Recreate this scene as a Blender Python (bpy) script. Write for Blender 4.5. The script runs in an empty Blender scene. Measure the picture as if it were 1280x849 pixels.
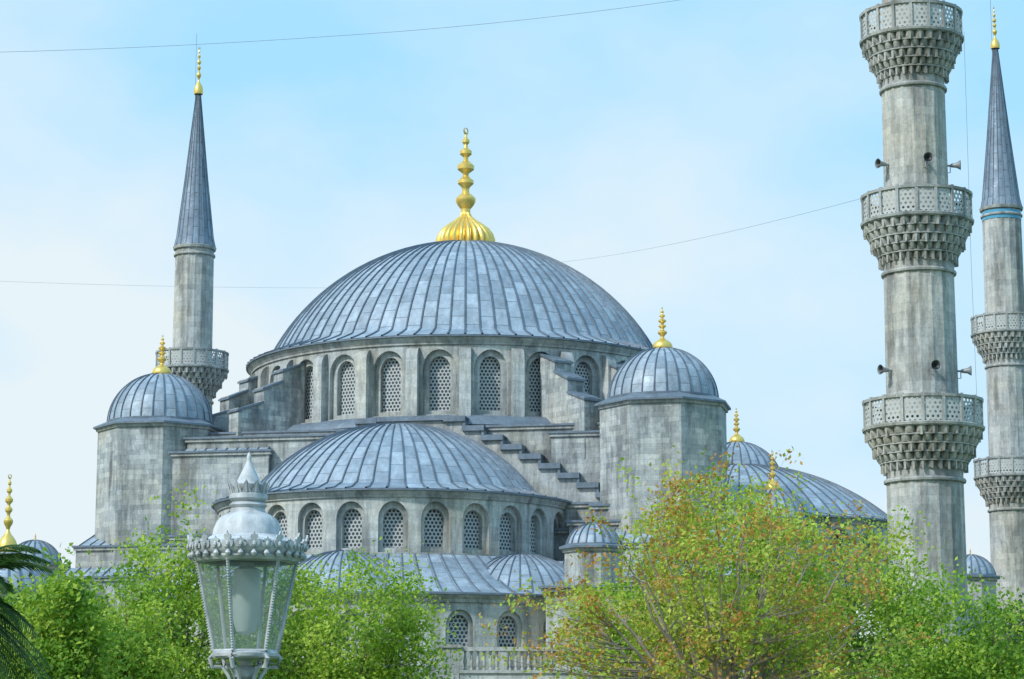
import bpy, math, random
import numpy as np
from mathutils import Vector, Matrix, noise
random.seed(7)
sc = bpy.context.scene
pi = math.pi
EYE = 1.7
FPX = 2900.0
PITCH = math.atan(500 / 2900.0)
CP, SP = math.cos(PITCH), math.sin(PITCH)

# survey helper: bearings of the site measured from the viewpoint -> metres
def at(u, v, Y):
    a = (u - 640) / FPX
    b = (424.5 - v) / FPX
    t = Y / (CP - b * SP)
    return Vector((a * t, Y, EYE + t * (SP + b * CP)))
def lev(v, Y):
    return at(640, v, Y).z

# ------------------------------------------------------------------ materials
def newmat(name):
    m = bpy.data.materials.new(name)
    m.use_nodes = True
    nt = m.node_tree
    for n in list(nt.nodes):
        nt.nodes.remove(n)
    out = nt.nodes.new('ShaderNodeOutputMaterial')
    bs = nt.nodes.new('ShaderNodeBsdfPrincipled')
    nt.links.new(bs.outputs[0], out.inputs[0])
    return m, nt, bs, out
def N(nt, t, **kw):
    n = nt.nodes.new(t)
    for k, v in kw.items():
        setattr(n, k, v)
    return n
def mixc(nt, blend, fac, a, b):
    n = nt.nodes.new('ShaderNodeMix')
    n.data_type = 'RGBA'
    n.blend_type = blend
    for i, val in ((0, fac), (6, a), (7, b)):
        if isinstance(val, bpy.types.NodeSocket):
            nt.links.new(val, n.inputs[i])
        else:
            n.inputs[i].default_value = val if i == 0 else (tuple(val) + (1,))[:4]
    return n.outputs[2]
def ramp(nt, fac, stops):
    r = nt.nodes.new('ShaderNodeValToRGB')
    while len(r.color_ramp.elements) < len(stops):
        r.color_ramp.elements.new(0.5)
    for e, (p, c) in zip(r.color_ramp.elements, stops):
        e.position = p
        e.color = (c, c, c, 1) if not isinstance(c, (tuple, list)) else tuple(c) + (1,)
    nt.links.new(fac, r.inputs[0])
    return r.outputs[0]
def noisen(nt, vec, scale, detail=4, rough=0.55, sc3=None):
    if sc3:
        mp = N(nt, 'ShaderNodeMapping')
        mp.inputs['Scale'].default_value = sc3
        nt.links.new(vec, mp.inputs[0])
        vec = mp.outputs[0]
    n = N(nt, 'ShaderNodeTexNoise')
    n.inputs['Scale'].default_value = scale
    n.inputs['Detail'].default_value = detail
    n.inputs['Roughness'].default_value = rough
    nt.links.new(vec, n.inputs['Vector'])
    return n.outputs['Fac']
def bump(nt, bs, h, strength, dist):
    b = N(nt, 'ShaderNodeBump')
    b.inputs['Strength'].default_value = strength
    b.inputs['Distance'].default_value = dist
    nt.links.new(h, b.inputs['Height'])
    nt.links.new(b.outputs[0], bs.inputs['Normal'])

def stone(name, c1, c2, bw=0.72, rh=0.34, blocks=True, stain=0.6, mort=0.86, blk=.7):
    m, nt, bs, out = newmat(name)
    tc = N(nt, 'ShaderNodeTexCoord')
    if blocks:
        nv = N(nt, 'ShaderNodeTexNoise')
        nv.inputs['Scale'].default_value = 0.8
        nt.links.new(tc.outputs['Object'], nv.inputs['Vector'])
        ma = N(nt, 'ShaderNodeVectorMath', operation='MULTIPLY_ADD')
        ma.inputs[1].default_value = (0.9, 0.10, 0)
        nt.links.new(nv.outputs['Color'], ma.inputs[0])
        nt.links.new(tc.outputs['UV'], ma.inputs[2])
        def brick(w, h, k1, k2, mo, ms, off=.5):
            br = N(nt, 'ShaderNodeTexBrick')
            br.inputs['Scale'].default_value = 1
            br.inputs['Brick Width'].default_value = w
            br.inputs['Row Height'].default_value = h
            br.inputs['Mortar Size'].default_value = ms
            br.inputs['Mortar Smooth'].default_value = 0.6
            br.inputs['Color1'].default_value = tuple(k1) + (1,)
            br.inputs['Color2'].default_value = tuple(k2) + (1,)
            br.inputs['Mortar'].default_value = tuple(mo) + (1,)
            br.squash = 1.5
            br.squash_frequency = 3
            br.offset = off
            nt.links.new(ma.outputs[0], br.inputs['Vector'])
            return br
        br = brick(bw, rh, c1, c2, [x * mort for x in c2], 0.010)
        b2 = brick(bw * 2, rh, (1.12, 1.12, 1.11), (0.82, 0.84, 0.87), (1, 1, 1), 0.0, .35)
        col = mixc(nt, 'MULTIPLY', blk, br.outputs['Color'], b2.outputs['Color'])
    else:
        f = noisen(nt, tc.outputs['Object'], 1.2, 3)
        col = mixc(nt, 'MIX', f, c1, c2)
    # rain streaks and soot
    st = ramp(nt, noisen(nt, tc.outputs['Object'], 0.7, 5, 0.7, (1, 1, 0.2)), [(0.38, stain), (0.53, 1.0)])
    col = mixc(nt, 'MULTIPLY', 1.0, col, st)
    s2 = ramp(nt, noisen(nt, tc.outputs['Object'], 2.4, 4, 0.7, (1, 1, 0.12)), [(0.36, (.58, .60, .60)), (0.52, (1., 1., 1.))])
    col = mixc(nt, 'MULTIPLY', 0.75, col, s2)
    patch = ramp(nt, noisen(nt, tc.outputs['Object'], 0.22, 4, 0.65), [(0.42, 0.0), (0.7, 1.0)])
    warm = mixc(nt, 'MULTIPLY', 1.0, col, (1.10, 1.0, 0.86))
    col = mixc(nt, 'MIX', patch, col, warm)
    fine = ramp(nt, noisen(nt, tc.outputs['Object'], 5, 5, 0.75), [(0.3, 0.74), (0.7, 1.18)])
    col = mixc(nt, 'MULTIPLY', 0.9, col, fine)
    # base colour darkened in sheltered corners, under cornices and in window reveals
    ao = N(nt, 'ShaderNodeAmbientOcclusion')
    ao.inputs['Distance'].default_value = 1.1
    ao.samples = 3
    recess_tone = ramp(nt, ao.outputs['AO'], [(.35, .62), (.85, 1.0)])
    col = mixc(nt, 'MULTIPLY', 0.8, col, recess_tone)
    nt.links.new(col, bs.inputs['Base Color'])
    bs.inputs['Roughness'].default_value = 0.88
    h = noisen(nt, tc.outputs['Object'], 8, 4, 0.7)
    bump(nt, bs, h, 0.7, 0.035)
    return m

def lead(name, c, seams=True, dark=0.50):
    m, nt, bs, out = newmat(name)
    tc = N(nt, 'ShaderNodeTexCoord')
    col0 = mixc(nt, 'MIX', noisen(nt, tc.outputs['Object'], 0.7, 5, 0.65), tuple(x * 0.8 for x in c), tuple(x * 1.2 for x in c))
    if seams:
        br = N(nt, 'ShaderNodeTexBrick')
        br.inputs['Scale'].default_value = 1
        br.inputs['Brick Width'].default_value = 1.0
        br.inputs['Row Height'].default_value = 1.0
        br.inputs['Mortar Size'].default_value = 0.028
        br.inputs['Mortar Smooth'].default_value = 0.5
        br.inputs['Color1'].default_value = (1.18, 1.17, 1.16, 1)
        br.inputs['Color2'].default_value = (0.80, 0.83, 0.86, 1)
        br.inputs['Mortar'].default_value = (dark, dark, dark, 1)
        br.offset = 0.5
        nt.links.new(tc.outputs['UV'], br.inputs['Vector'])
        col0 = mixc(nt, 'MULTIPLY', 1.0, col0, br.outputs['Color'])
    st = ramp(nt, noisen(nt, tc.outputs['Object'], 1.8, 5, 0.72, (1, 1, 0.5)), [(0.35, 0.72), (0.58, 1.0), (0.75, 1.35)])
    col0 = mixc(nt, 'MULTIPLY', 1.0, col0, st)
    nt.links.new(col0, bs.inputs['Base Color'])
    bs.inputs['Metallic'].default_value = 0.12
    rg = ramp(nt, noisen(nt, tc.outputs['Object'], 1.1, 4, 0.6), [(0.3, .42), (0.7, .68)])
    nt.links.new(rg, bs.inputs['Roughness'])
    h = noisen(nt, tc.outputs['Object'], 2.5, 4, 0.6)
    bump(nt, bs, h, 0.5, 0.07)
    return m

def plain(name, c, rough=0.6, metal=0.0, var=0.15, scale=6):
    m, nt, bs, out = newmat(name)
    tc = N(nt, 'ShaderNodeTexCoord')
    f = noisen(nt, tc.outputs['Object'], scale, 4, 0.6)
    col = mixc(nt, 'MIX', f, tuple(x * (1 - var) for x in c), tuple(min(1, x * (1 + var)) for x in c))
    nt.links.new(col, bs.inputs['Base Color'])
    bs.inputs['Roughness'].default_value = rough
    bs.inputs['Metallic'].default_value = metal
    return m

def grille(name, p, stonec, darkc, pierced=False, hole=0.36):
    m, nt, bs, out = newmat(name)
    tc = N(nt, 'ShaderNodeTexCoord')
    def dist(off):
        a = N(nt, 'ShaderNodeVectorMath', operation='MULTIPLY_ADD')
        a.inputs[1].default_value = (1 / p, 1 / (p * 1.732), 0)
        a.inputs[2].default_value = (off, off, 0)
        nt.links.new(tc.outputs['UV'], a.inputs[0])
        f = N(nt, 'ShaderNodeVectorMath', operation='FRACTION')
        nt.links.new(a.outputs[0], f.inputs[0])
        s = N(nt, 'ShaderNodeVectorMath', operation='SUBTRACT')
        s.inputs[1].default_value = (0.5, 0.5, 0)
        nt.links.new(f.outputs[0], s.inputs[0])
        k = N(nt, 'ShaderNodeVectorMath', operation='MULTIPLY')
        k.inputs[1].default_value = (1, 1.732, 0)
        nt.links.new(s.outputs[0], k.inputs[0])
        l = N(nt, 'ShaderNodeVectorMath', operation='LENGTH')
        nt.links.new(k.outputs[0], l.inputs[0])
        return l.outputs['Value']
    mn = N(nt, 'ShaderNodeMath', operation='MINIMUM')
    nt.links.new(dist(0.0), mn.inputs[0])
    nt.links.new(dist(0.5), mn.inputs[1])
    lt = N(nt, 'ShaderNodeMath', operation='LESS_THAN')
    lt.inputs[1].default_value = hole
    nt.links.new(mn.outputs[0], lt.inputs[0])
    bs.inputs['Roughness'].default_value = 0.8
    if pierced:
        f = noisen(nt, tc.outputs['Object'], 3, 4)
        nt.links.new(mixc(nt, 'MIX', f, tuple(x * .75 for x in stonec), stonec), bs.inputs['Base Color'])
        tr = N(nt, 'ShaderNodeBsdfTransparent')
        ms = N(nt, 'ShaderNodeMixShader')
        nt.links.new(lt.outputs[0], ms.inputs[0])
        nt.links.new(bs.outputs[0], ms.inputs[1])
        nt.links.new(tr.outputs[0], ms.inputs[2])
        nt.links.new(ms.outputs[0], out.inputs[0])
    else:
        f = noisen(nt, tc.outputs['Object'], 0.6, 3)
        dk = mixc(nt, 'MIX', f, tuple(x * .5 for x in darkc), tuple(x * 2.0 for x in darkc))
        nt.links.new(mixc(nt, 'MIX', lt.outputs[0], stonec, dk), bs.inputs['Base Color'])
    return m

def leafmat(name, c, c2):
    m, nt, bs, out = newmat(name)
    tc = N(nt, 'ShaderNodeTexCoord')
    f = ramp(nt, noisen(nt, tc.outputs['Object'], 0.9, 3, 0.5), [(0.36, 0.0), (0.62, 1.0)])
    col = mixc(nt, 'MIX', f, c, c2)
    f2 = ramp(nt, noisen(nt, tc.outputs['Object'], 11, 2, 0.6), [(0.3, 0.65), (0.7, 1.3)])
    col = mixc(nt, 'MULTIPLY', 1, col, f2)
    nt.links.new(col, bs.inputs['Base Color'])
    bs.inputs['Roughness'].default_value = 0.6
    tl = N(nt, 'ShaderNodeBsdfTranslucent')
    nt.links.new(col, tl.inputs[0])
    ms = N(nt, 'ShaderNodeMixShader')
    ms.inputs[0].default_value = 0.45
    nt.links.new(bs.outputs[0], ms.inputs[1])
    nt.links.new(tl.outputs[0], ms.inputs[2])
    nt.links.new(ms.outputs[0], out.inputs[0])
    return m

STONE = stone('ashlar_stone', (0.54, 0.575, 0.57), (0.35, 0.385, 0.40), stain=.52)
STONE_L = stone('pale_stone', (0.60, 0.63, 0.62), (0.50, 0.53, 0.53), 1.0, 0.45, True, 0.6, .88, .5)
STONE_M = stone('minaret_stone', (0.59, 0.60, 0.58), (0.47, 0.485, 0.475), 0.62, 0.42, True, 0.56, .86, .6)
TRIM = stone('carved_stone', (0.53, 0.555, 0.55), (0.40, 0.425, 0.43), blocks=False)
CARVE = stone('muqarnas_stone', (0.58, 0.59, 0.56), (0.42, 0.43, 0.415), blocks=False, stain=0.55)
LEAD = lead('lead_sheet', (0.335, 0.41, 0.485))
LEADP = lead('lead_flashing', (0.17, 0.22, 0.275), seams=False)
RIB = lead('lead_rib', (0.12, 0.16, 0.205), seams=False)
CONE = lead('lead_spire', (0.21, 0.275, 0.35))
GOLD = plain('gilded_copper', (0.90, 0.63, 0.17), 0.36, 0.65, 0.12, 3)
GRILLE = grille('window_grille', 0.27, (0.50, 0.53, 0.52), (0.05, 0.06, 0.075), False, 0.36)
PIERCE = grille('pierced_parapet', 0.24, (0.56, 0.58, 0.56), (0, 0, 0), True, 0.26)
DARK = plain('dark_opening', (0.03, 0.035, 0.04), 0.5)
BLUET = plain('blue_tile', (0.08, 0.33, 0.50), 0.3)
GREYM = plain('grey_metal', (0.30, 0.32, 0.33), 0.5, 0.3)
CABLE = plain('cable_steel', (0.40, 0.44, 0.47), 0.6)

# ------------------------------------------------------------------ mesh builder
class MB:
    def __init__(s):
        s.v = []; s.f = []; s.uv = []; s.mi = []
    def face(s, pts, uvs, mi=0):
        i = len(s.v)
        s.v += [tuple(p) for p in pts]
        s.f.append(tuple(range(i, i + len(pts))))
        s.uv += list(uvs)
        s.mi.append(mi)
    def grid(s, P, U, mi=0, closed=False):
        base = len(s.v)
        nr, nc = len(P), len(P[0])
        for r in P:
            s.v += [tuple(p) for p in r]
        for i in range(nr - 1):
            for j in range(nc - 1):
                j2 = j + 1
                jj = 0 if (closed and j2 == nc - 1) else j2
                s.f.append((base + i * nc + j, base + i * nc + jj, base + (i + 1) * nc + jj, base + (i + 1) * nc + j))
                s.uv += [U[i][j], U[i][j2], U[i + 1][j2], U[i + 1][j]]
                s.mi.append(mi)
    def obj(s, name, mats, parent=None, sharp=35):
        me = bpy.data.meshes.new(name)
        me.from_pydata(s.v, [], s.f)
        uvl = me.uv_layers.new(name='UVMap')
        uvl.data.foreach_set('uv', np.array(s.uv, dtype=np.float32).ravel())
        for m in mats:
            me.materials.append(m)
        me.polygons.foreach_set('material_index', np.array(s.mi, dtype=np.int32))
        me.polygons.foreach_set('use_smooth', np.ones(len(s.f), dtype=bool))
        me.update()
        me.set_sharp_from_angle(angle=math.radians(sharp))
        o = bpy.data.objects.new(name, me)
        sc.collection.objects.link(o)
        if parent:
            o.parent = parent
            o.matrix_parent_inverse = Matrix.Translation(-Vector(parent.location))
        return o

def empty(name, loc):
    e = bpy.data.objects.new(name, None)
    e.location = loc
    sc.collection.objects.link(e)
    return e

def lathe(mb, prof, segs, c, mi=0, rot=0.0, a0=0.0, a1=2 * pi, rfun=None, uv=None):
    P = []; U = []
    rr = max(p[0] for p in prof)
    acc = 0
    full = abs(a1 - a0 - 2 * pi) < 1e-6
    for k, (r, z) in enumerate(prof):
        if k:
            acc += math.hypot(r - prof[k - 1][0], z - prof[k - 1][1])
        row = []; ur = []
        for j in range(segs + 1):
            a = a0 + (a1 - a0) * j / segs + rot
            rj = r if rfun is None else rfun(a - rot, r, z, k)
            row.append((c[0] + rj * math.cos(a), c[1] + rj * math.sin(a), z))
            ur.append(uv(a - rot, acc) if uv else ((a - rot) * rr, prof[0][1] + acc))
        P.append(row); U.append(ur)
    mb.grid(P, U, mi, closed=full)

def cap_profile(R, zb, zt, n=22):
    h = zt - zb
    S = (R * R + h * h) / (2 * h)
    am = math.asin(min(1, R / S)) if h <= S else pi - math.asin(R / S)
    return [(S * math.sin(am * (1 - k / n)), zt - S + S * math.cos(am * (1 - k / n))) for k in range(n + 1)], S * am

def dome(mb, c, R, zb, zt, ribs, panel=1.3, mi=0, mir=1, ribw=0.05, ribh=0.06, rot=0.0, skirt=None, segs=None):
    prof, L = cap_profile(R, zb, zt)
    if skirt:
        prof = skirt + prof
    prof = prof[:-1] + [(0.02, zt)]
    segs = segs or ribs * 2
    if segs < 48:
        segs = 64
    lathe(mb, prof, segs, c, mi, rot=rot, uv=lambda a, l: (l / panel, a / (2 * pi) * ribs))
    for i in range(ribs):
        a = 2 * pi * i / ribs + rot
        last = len(prof) - 2
        if i % 2: last = int(last * 0.80)
        if i % 4 == 2: last = int((len(prof) - 2) * 0.93)
        ca, sa = math.cos(a), math.sin(a)
        P = []; U = []
        for k in range(last + 1):
            r, z = prof[k]
            if k < len(prof) - 1:
                dr, dz = prof[k + 1][0] - r, prof[k + 1][1] - z
            l = math.hypot(dr, dz) or 1
            nr, nz = dz / l, -dr / l
            w = ribw * (0.5 + 0.5 * min(1, r / R))
            row = []
            for (t, h) in ((-w, -0.02), (-w * 0.6, ribh), (w * 0.6, ribh), (w, -0.02)):
                rr = r + nr * h
                row.append((c[0] + rr * ca - t * sa, c[1] + rr * sa + t * ca, z + nz * h))
            P.append(row); U.append([(0.5, 0.5)] * 4)
        mb.grid(P, U, mir)

def box(mb, c, ex, hx, hy, z0, z1, mi=0, mt=None, top=True, bot=False):
    ex = Vector((ex[0], ex[1])).normalized()
    ey = Vector((-ex[1], ex[0]))
    co = [(-hx, -hy), (hx, -hy), (hx, hy), (-hx, hy)]
    W = [(c[0] + ex[0] * a + ey[0] * b, c[1] + ex[1] * a + ey[1] * b) for a, b in co]
    acc = random.random() * 3
    for i in range(4):
        j = (i + 1) % 4
        l = math.hypot(W[j][0] - W[i][0], W[j][1] - W[i][1])
        mb.face([(W[i][0], W[i][1], z0), (W[j][0], W[j][1], z0), (W[j][0], W[j][1], z1), (W[i][0], W[i][1], z1)],
                [(acc, z0), (acc + l, z0), (acc + l, z1), (acc, z1)], mi)
        acc += l
    if top:
        mb.face([(w[0], w[1], z1) for w in W], [(a, b) for a, b in co], mi if mt is None else mt)
    if bot:
        mb.face([(w[0], w[1], z0) for w in W][::-1], [(a, b) for a, b in co][::-1], mi)

def tube(mb, pts, rad, n=6, mi=0):
    pts = [Vector(p) for p in pts]
    P = []; U = []
    up = Vector((0.13, 0.21, 1)).normalized()
    for i, p in enumerate(pts):
        d = (pts[min(i + 1, len(pts) - 1)] - pts[max(i - 1, 0)]).normalized()
        a = d.cross(up)
        if a.length < 0.1:
            a = d.cross(Vector((1, 0, 0)))
        a.normalize()
        b = d.cross(a)
        r = rad[i] if isinstance(rad, (list, tuple)) else rad
        P.append([tuple(p + (a * math.cos(2 * pi * k / n) + b * math.sin(2 * pi * k / n)) * r) for k in range(n + 1)])
        U.append([(k / n, i * 0.3) for k in range(n + 1)])
    mb.grid(P, U, mi, closed=True)

def bay(mb, mp, s0, s1, z0, z1, wc, ww, wz0, wz1, off, dep, mi, mig=None, nc=3):
    a = ww / 2
    rise = a * 1.18
    spring = wz1 - rise
    def q(sa, sb, za, zb, za2=None, zb2=None, o=off, m=mi):
        za2 = za if za2 is None else za2
        zb2 = zb if zb2 is None else zb2
        mb.face([mp(sa, za, o), mp(sb, za2, o), mp(sb, zb2, o), mp(sa, zb, o)], [(sa, za), (sb, za2), (sb, zb2), (sa, zb)], m)
    for (A, B) in ((s0, wc - a), (wc + a, s1)):
        if B - A > 1e-4:
            for k in range(nc):
                q(A + (B - A) * k / nc, A + (B - A) * (k + 1) / nc, z0, z1)
    n = 12
    arc = [(wc - a * math.cos(pi * k / n), spring + rise * math.sin(pi * k / n)) for k in range(n + 1)]
    for k in range(n):
        (sa, za), (sb, zb) = arc[k], arc[k + 1]
        q(sa, sb, za, z1, zb, z1)
        if wz0 > z0 + 1e-4:
            q(sa, sb, z0, wz0)
        if mig is not None:
            q(sa, sb, wz0, za, wz0, zb, off - dep, mig)
    path = [(wc - a, wz0)] + arc + [(wc + a, wz0), (wc - a, wz0)]
    for (p, r) in zip(path[:-1], path[1:]):
        mb.face([mp(p[0], p[1], off), mp(r[0], r[1], off), mp(r[0], r[1], off - dep), mp(p[0], p[1], off - dep)],
                [(p[0], p[1]), (r[0], r[1]), (r[0] + dep, r[1]), (p[0] + dep, p[1])], mi)

FIN = [(0, .95), (.03, 1.0), (.08, 1.01), (.13, .93), (.17, .80), (.205, .60), (.235, .40), (.27, .22), (.30, .16), (.33, .17), (.36, .28), (.39, .35),
       (.415, .35), (.44, .25), (.46, .13), (.49, .12), (.51, .16), (.535, .28), (.56, .28), (.585, .15), (.6, .10), (.62, .12), (.65, .29),
       (.68, .30), (.71, .16), (.725, .08), (.75, .09), (.775, .21), (.80, .21), (.825, .08), (.85, .06), (.87, .13), (.89, .13), (.91, .05), (.935, .04), (.95, .02)]
def finial(mb, c, z0, H, R, mi, flutes=0, squash=1.0):
    prof = [(max(0.012, r * R * (squash if t > .3 else 1)), z0 + t * H) for t, r in FIN]
    def rf(a, r, z, k):
        if flutes and k < 8:
            return r * (0.88 + 0.16 * abs(math.sin(a * flutes / 2)))
        return r
    lathe(mb, prof, flutes * 8 if flutes else 28, c, mi, rfun=rf)
    rr = 0.024 * H
    zc = z0 + 0.965 * H
    pts = [(c[0] + rr * .6 * math.sin(t), c[1] + rr * .8 * math.sin(t), zc - rr * math.cos(t)) for t in [k * 2 * pi / 12.6 for k in range(-6, 7)]]
    rad = [0.003 * H + 0.006 * H * math.cos(k / 6 * pi / 2) for k in range(-6, 7)]
    tube(mb, pts, rad, 6, mi)

# ------------------------------------------------------------------ mosque
C = Vector((-3.5, 171.0))
ang = math.radians(11)
E = Vector((math.cos(ang), -math.sin(ang)))
NF = Vector((-math.sin(ang), -math.cos(ang)))
def L(s, d):
    return C + E * s + NF * d
def lbox(mb, s0, s1, d0, d1, z0, z1, mi=0, mt=None, **k):
    c = L((s0 + s1) / 2, (d0 + d1) / 2)
    box(mb, c, E, abs(s1 - s0) / 2, abs(d1 - d0) / 2, z0, z1, mi, mt, **k)

mosque = empty('mosque', (C[0], C[1], 0))
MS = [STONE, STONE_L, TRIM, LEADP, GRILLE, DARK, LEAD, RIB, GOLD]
# 0 stone 1 pale 2 trim 3 flashing 4 grille 5 dark 6 lead 7 rib 8 gold

def capped(mb, s0, s1, d0, d1, z0, z1, mi=0, over=0.22):
    lbox(mb, s0, s1, d0, d1, z0, z1 - 0.34, mi, top=False)
    lbox(mb, s0 - over * .6, s1 + over * .6, d0 - over * .6, d1 + over * .6, z1 - 0.34, z1 - 0.14, 2, bot=True)
    lbox(mb, s0 - over, s1 + over, d0 - over, d1 + over, z1 - 0.138, z1, 3, bot=True)

def leanto(mb, s0, s1, d0, d1, zf, zb):
    P = [L(s0, d1), L(s1, d1), L(s1, d0), L(s0, d0)]
    w = s1 - s0; l = d1 - d0
    mb.face([(P[0][0], P[0][1], zf), (P[1][0], P[1][1], zf), (P[2][0], P[2][1], zb), (P[3][0], P[3][1], zb)], [(0, 0), (0, w), (l / 1.5, w), (l / 1.5, 0)], 6)
    for i, j in ((0, 3), (1, 2)):
        mb.face([(P[i][0], P[i][1], zf), (P[j][0], P[j][1], zb), (P[j][0], P[j][1], zf)], [(0, 0)] * 3, 3)
    n = max(2, int(w / .7))
    for k in range(n + 1):
        a = L(s0 + w * k / n, d1); b = L(s0 + w * k / n, d0)
        tube(mb, [(a[0], a[1], zf + .03), (b[0], b[1], zb + .03)], .045, 4, 7)

# central dome
ZC, ZB, ZT = 28.75, 29.5, 38.35
mb = MB()
dome(mb, C, 14.45, ZB, ZT, 88, 1.5, 0, 1, 0.075, 0.09, rot=0.02, skirt=[(16.25, ZC + 0.02), (15.4, ZC + 0.33), (14.75, ZC + .6)])
mb.obj('central_dome', [LEAD, RIB], mosque)
mb = MB()
finial(mb, C, ZT - 0.35, 9.6, 2.15, 0, flutes=24)
mb.obj('central_finial', [GOLD], mosque)

def drum(mb, c, R, z0, zc, nwin, phase, a0, a1, ww, wz0, wz1, ow, pier=True, pw=0.9, pp=0.45, cz=0.6):
    step = (a1 - a0) / nwin
    sw = step * R
    def mp(s, z, o):
        a = a0 + s / R
        return (c[0] + (R + o) * math.cos(a), c[1] + (R + o) * math.sin(a), z)
    zt = zc - cz
    for k in range(nwin):
        s0 = k * sw
        wc = s0 + sw / 2
        bay(mb, mp, s0, s0 + sw, z0, zt, wc, ow, wz0 - 0.3, wz1 + 0.42, 0, 0.35, 1)
        bay(mb, mp, wc - ow / 2, wc + ow / 2, wz0 - 0.3, wz1 + 0.44, wc, ww, wz0, wz1, -0.35, 0.4, 1, 4)
        if pier:
            a = a0 + s0 / R
            ca, sa = math.cos(a), math.sin(a)
            cc = (c[0] + (R + pp / 2 - .05) * ca, c[1] + (R + pp / 2 - .05) * sa)
            box(mb, cc, (-sa, ca), pw / 2, pp / 2 + .05, z0, wz1 - 0.35, 1, 2)
            P = []; U = []
            for i in range(7):
                t = i / 6 * pi / 2
                rr = R + pp * math.cos(t) + 0.003
                zz = wz1 - 0.35 + 0.9 * math.sin(t)
                P.append([(c[0] + rr * ca - w * sa, c[1] + rr * sa + w * ca, zz) for w in (-pw / 2, pw / 2)])
                U.append([(0, zz), (pw, zz)])
            mb.grid(P, U, 2)
            for w in (-pw / 2, pw / 2):
                mb.face([P[i][0 if w < 0 else 1] for i in range(7)] + [(c[0] + R * ca - w * sa, c[1] + R * sa + w * ca, wz1 - 0.35)], [(0, 0)] * 8, 2)
    lathe(mb, [(R + 0.002, zt), (R + 0.12, zt), (R + 0.12, zt + 0.12), (R + 0.2, zt + 0.22), (R + 0.32, zt + 0.40), (R + 0.36, zc - 0.13), (R + 0.36, zc - 0.1)],
          max(40, nwin * 4), c, 2, a0=a0, a1=a1)
    lathe(mb, [(R + 0.34, zc - 0.1), (R + 0.5, zc - 0.1), (R + 0.5, zc), (R + 0.3, zc + 0.04), (R - 3, zc + 0.05)], max(40, nwin * 4), c, 3, a0=a0, a1=a1)

mb = MB()
fa = math.atan2(-171, 3.5)
drum(mb, C, 15.75, 22.6, ZC, 28, 0, fa, fa + 2 * pi, 1.5, 23.65, 27.4, 2.3, pw=.8, pp=.6)
lathe(mb, [(17.0, 22.5), (16.9, 22.75), (16.3, 23.2), (15.7, 23.3)], 112, C, 3)
mb.obj('central_drum', MS, mosque)

# diagonal buttresses between the drum and the weight towers
mb = MB()
for k in range(4):
    a = -ang + pi / 4 + k * pi / 2
    d = Vector((math.cos(a), math.sin(a)))
    for off in (-3.0, 2.2):
        t = Vector((-d[1], d[0]))
        for (r0, r1, zt) in ((15.2, 16.9, 27.7), (16.9, 18.4, 26.3), (18.4, 20.3, 24.7)):
            cc = C + d * ((r0 + r1) / 2) + t * off
            hw, hd = 0.7, (r1 - r0) / 2
            box(mb, cc, t, hw, hd, 20, zt - .6, 0)
            def pt(aa, bb, z):
                v = cc + t * aa + d * bb
                return (v[0], v[1], z)
            hw2 = hw + .1
            A = [pt(-hw2, hd + .1, zt - .7), pt(hw2, hd + .1, zt - .7), pt(hw2, -hd, zt), pt(-hw2, -hd, zt)]
            B = [pt(-hw2, hd + .1, zt - .85), pt(hw2, hd + .1, zt - .85), pt(hw2, -hd, zt - .15), pt(-hw2, -hd, zt - .15)]
            mb.face(A, [(0, 0)] * 4, 3)
            for i in range(4):
                j = (i + 1) % 4
                mb.face([B[i], B[j], A[j], A[i]], [(0, 0)] * 4, 3)
            for sgn in (-1, 1):
                mb.face([pt(sgn * hw, hd, zt - .62), pt(sgn * hw, -hd, zt - .62), pt(sgn * hw, -hd, zt - .1)], [(0, 0), (1, 0), (1, .5)], 0)
mb.obj('drum_buttresses', MS, mosque)

# square base of the dome with stepped arch walls
mb = MB()
capped(mb, -16, 16, -16, 16, 0, 22.45, 0)
def steps(dirv):
    def bx(s0, s1, d0, d1, *r, **k):
        if dirv == 'f': lbox(mb, s0, s1, d0, d1, *r, **k)
        else: lbox(mb, d0, d1, s0, s1, *r, **k)
    for sg in (-1, 1):
        for i in range(9):
            sA = 2.4 + i * 1.28
            sB = sA + 1.28
            z = 22.95 - i * 0.66
            x0, x1 = sorted((sg * sA, sg * sB))
            bx(x0, x1, 16.003, 17.3, 12, z - .36, 1, top=False)
            bx(x0 - .10, x1 + .10, 15.9, 17.55, z - .36, z - i * 0.0005, 3, bot=True)
            e = x0 if sg < 0 else x1
            bx(e - .08, e + .10, 15.95, 17.45, z - .75, z - .05 + 0.003 * i, 3)
    bx(-2.4, 2.4, 16.004, 17.302, 12, 22.7, 1, top=False)
    bx(-2.6, 2.6, 15.88, 17.52, 22.7, 23.03, 3, bot=True)
steps('f')
steps('r')
mb.obj('stepped_arch_walls', MS, mosque)

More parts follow.
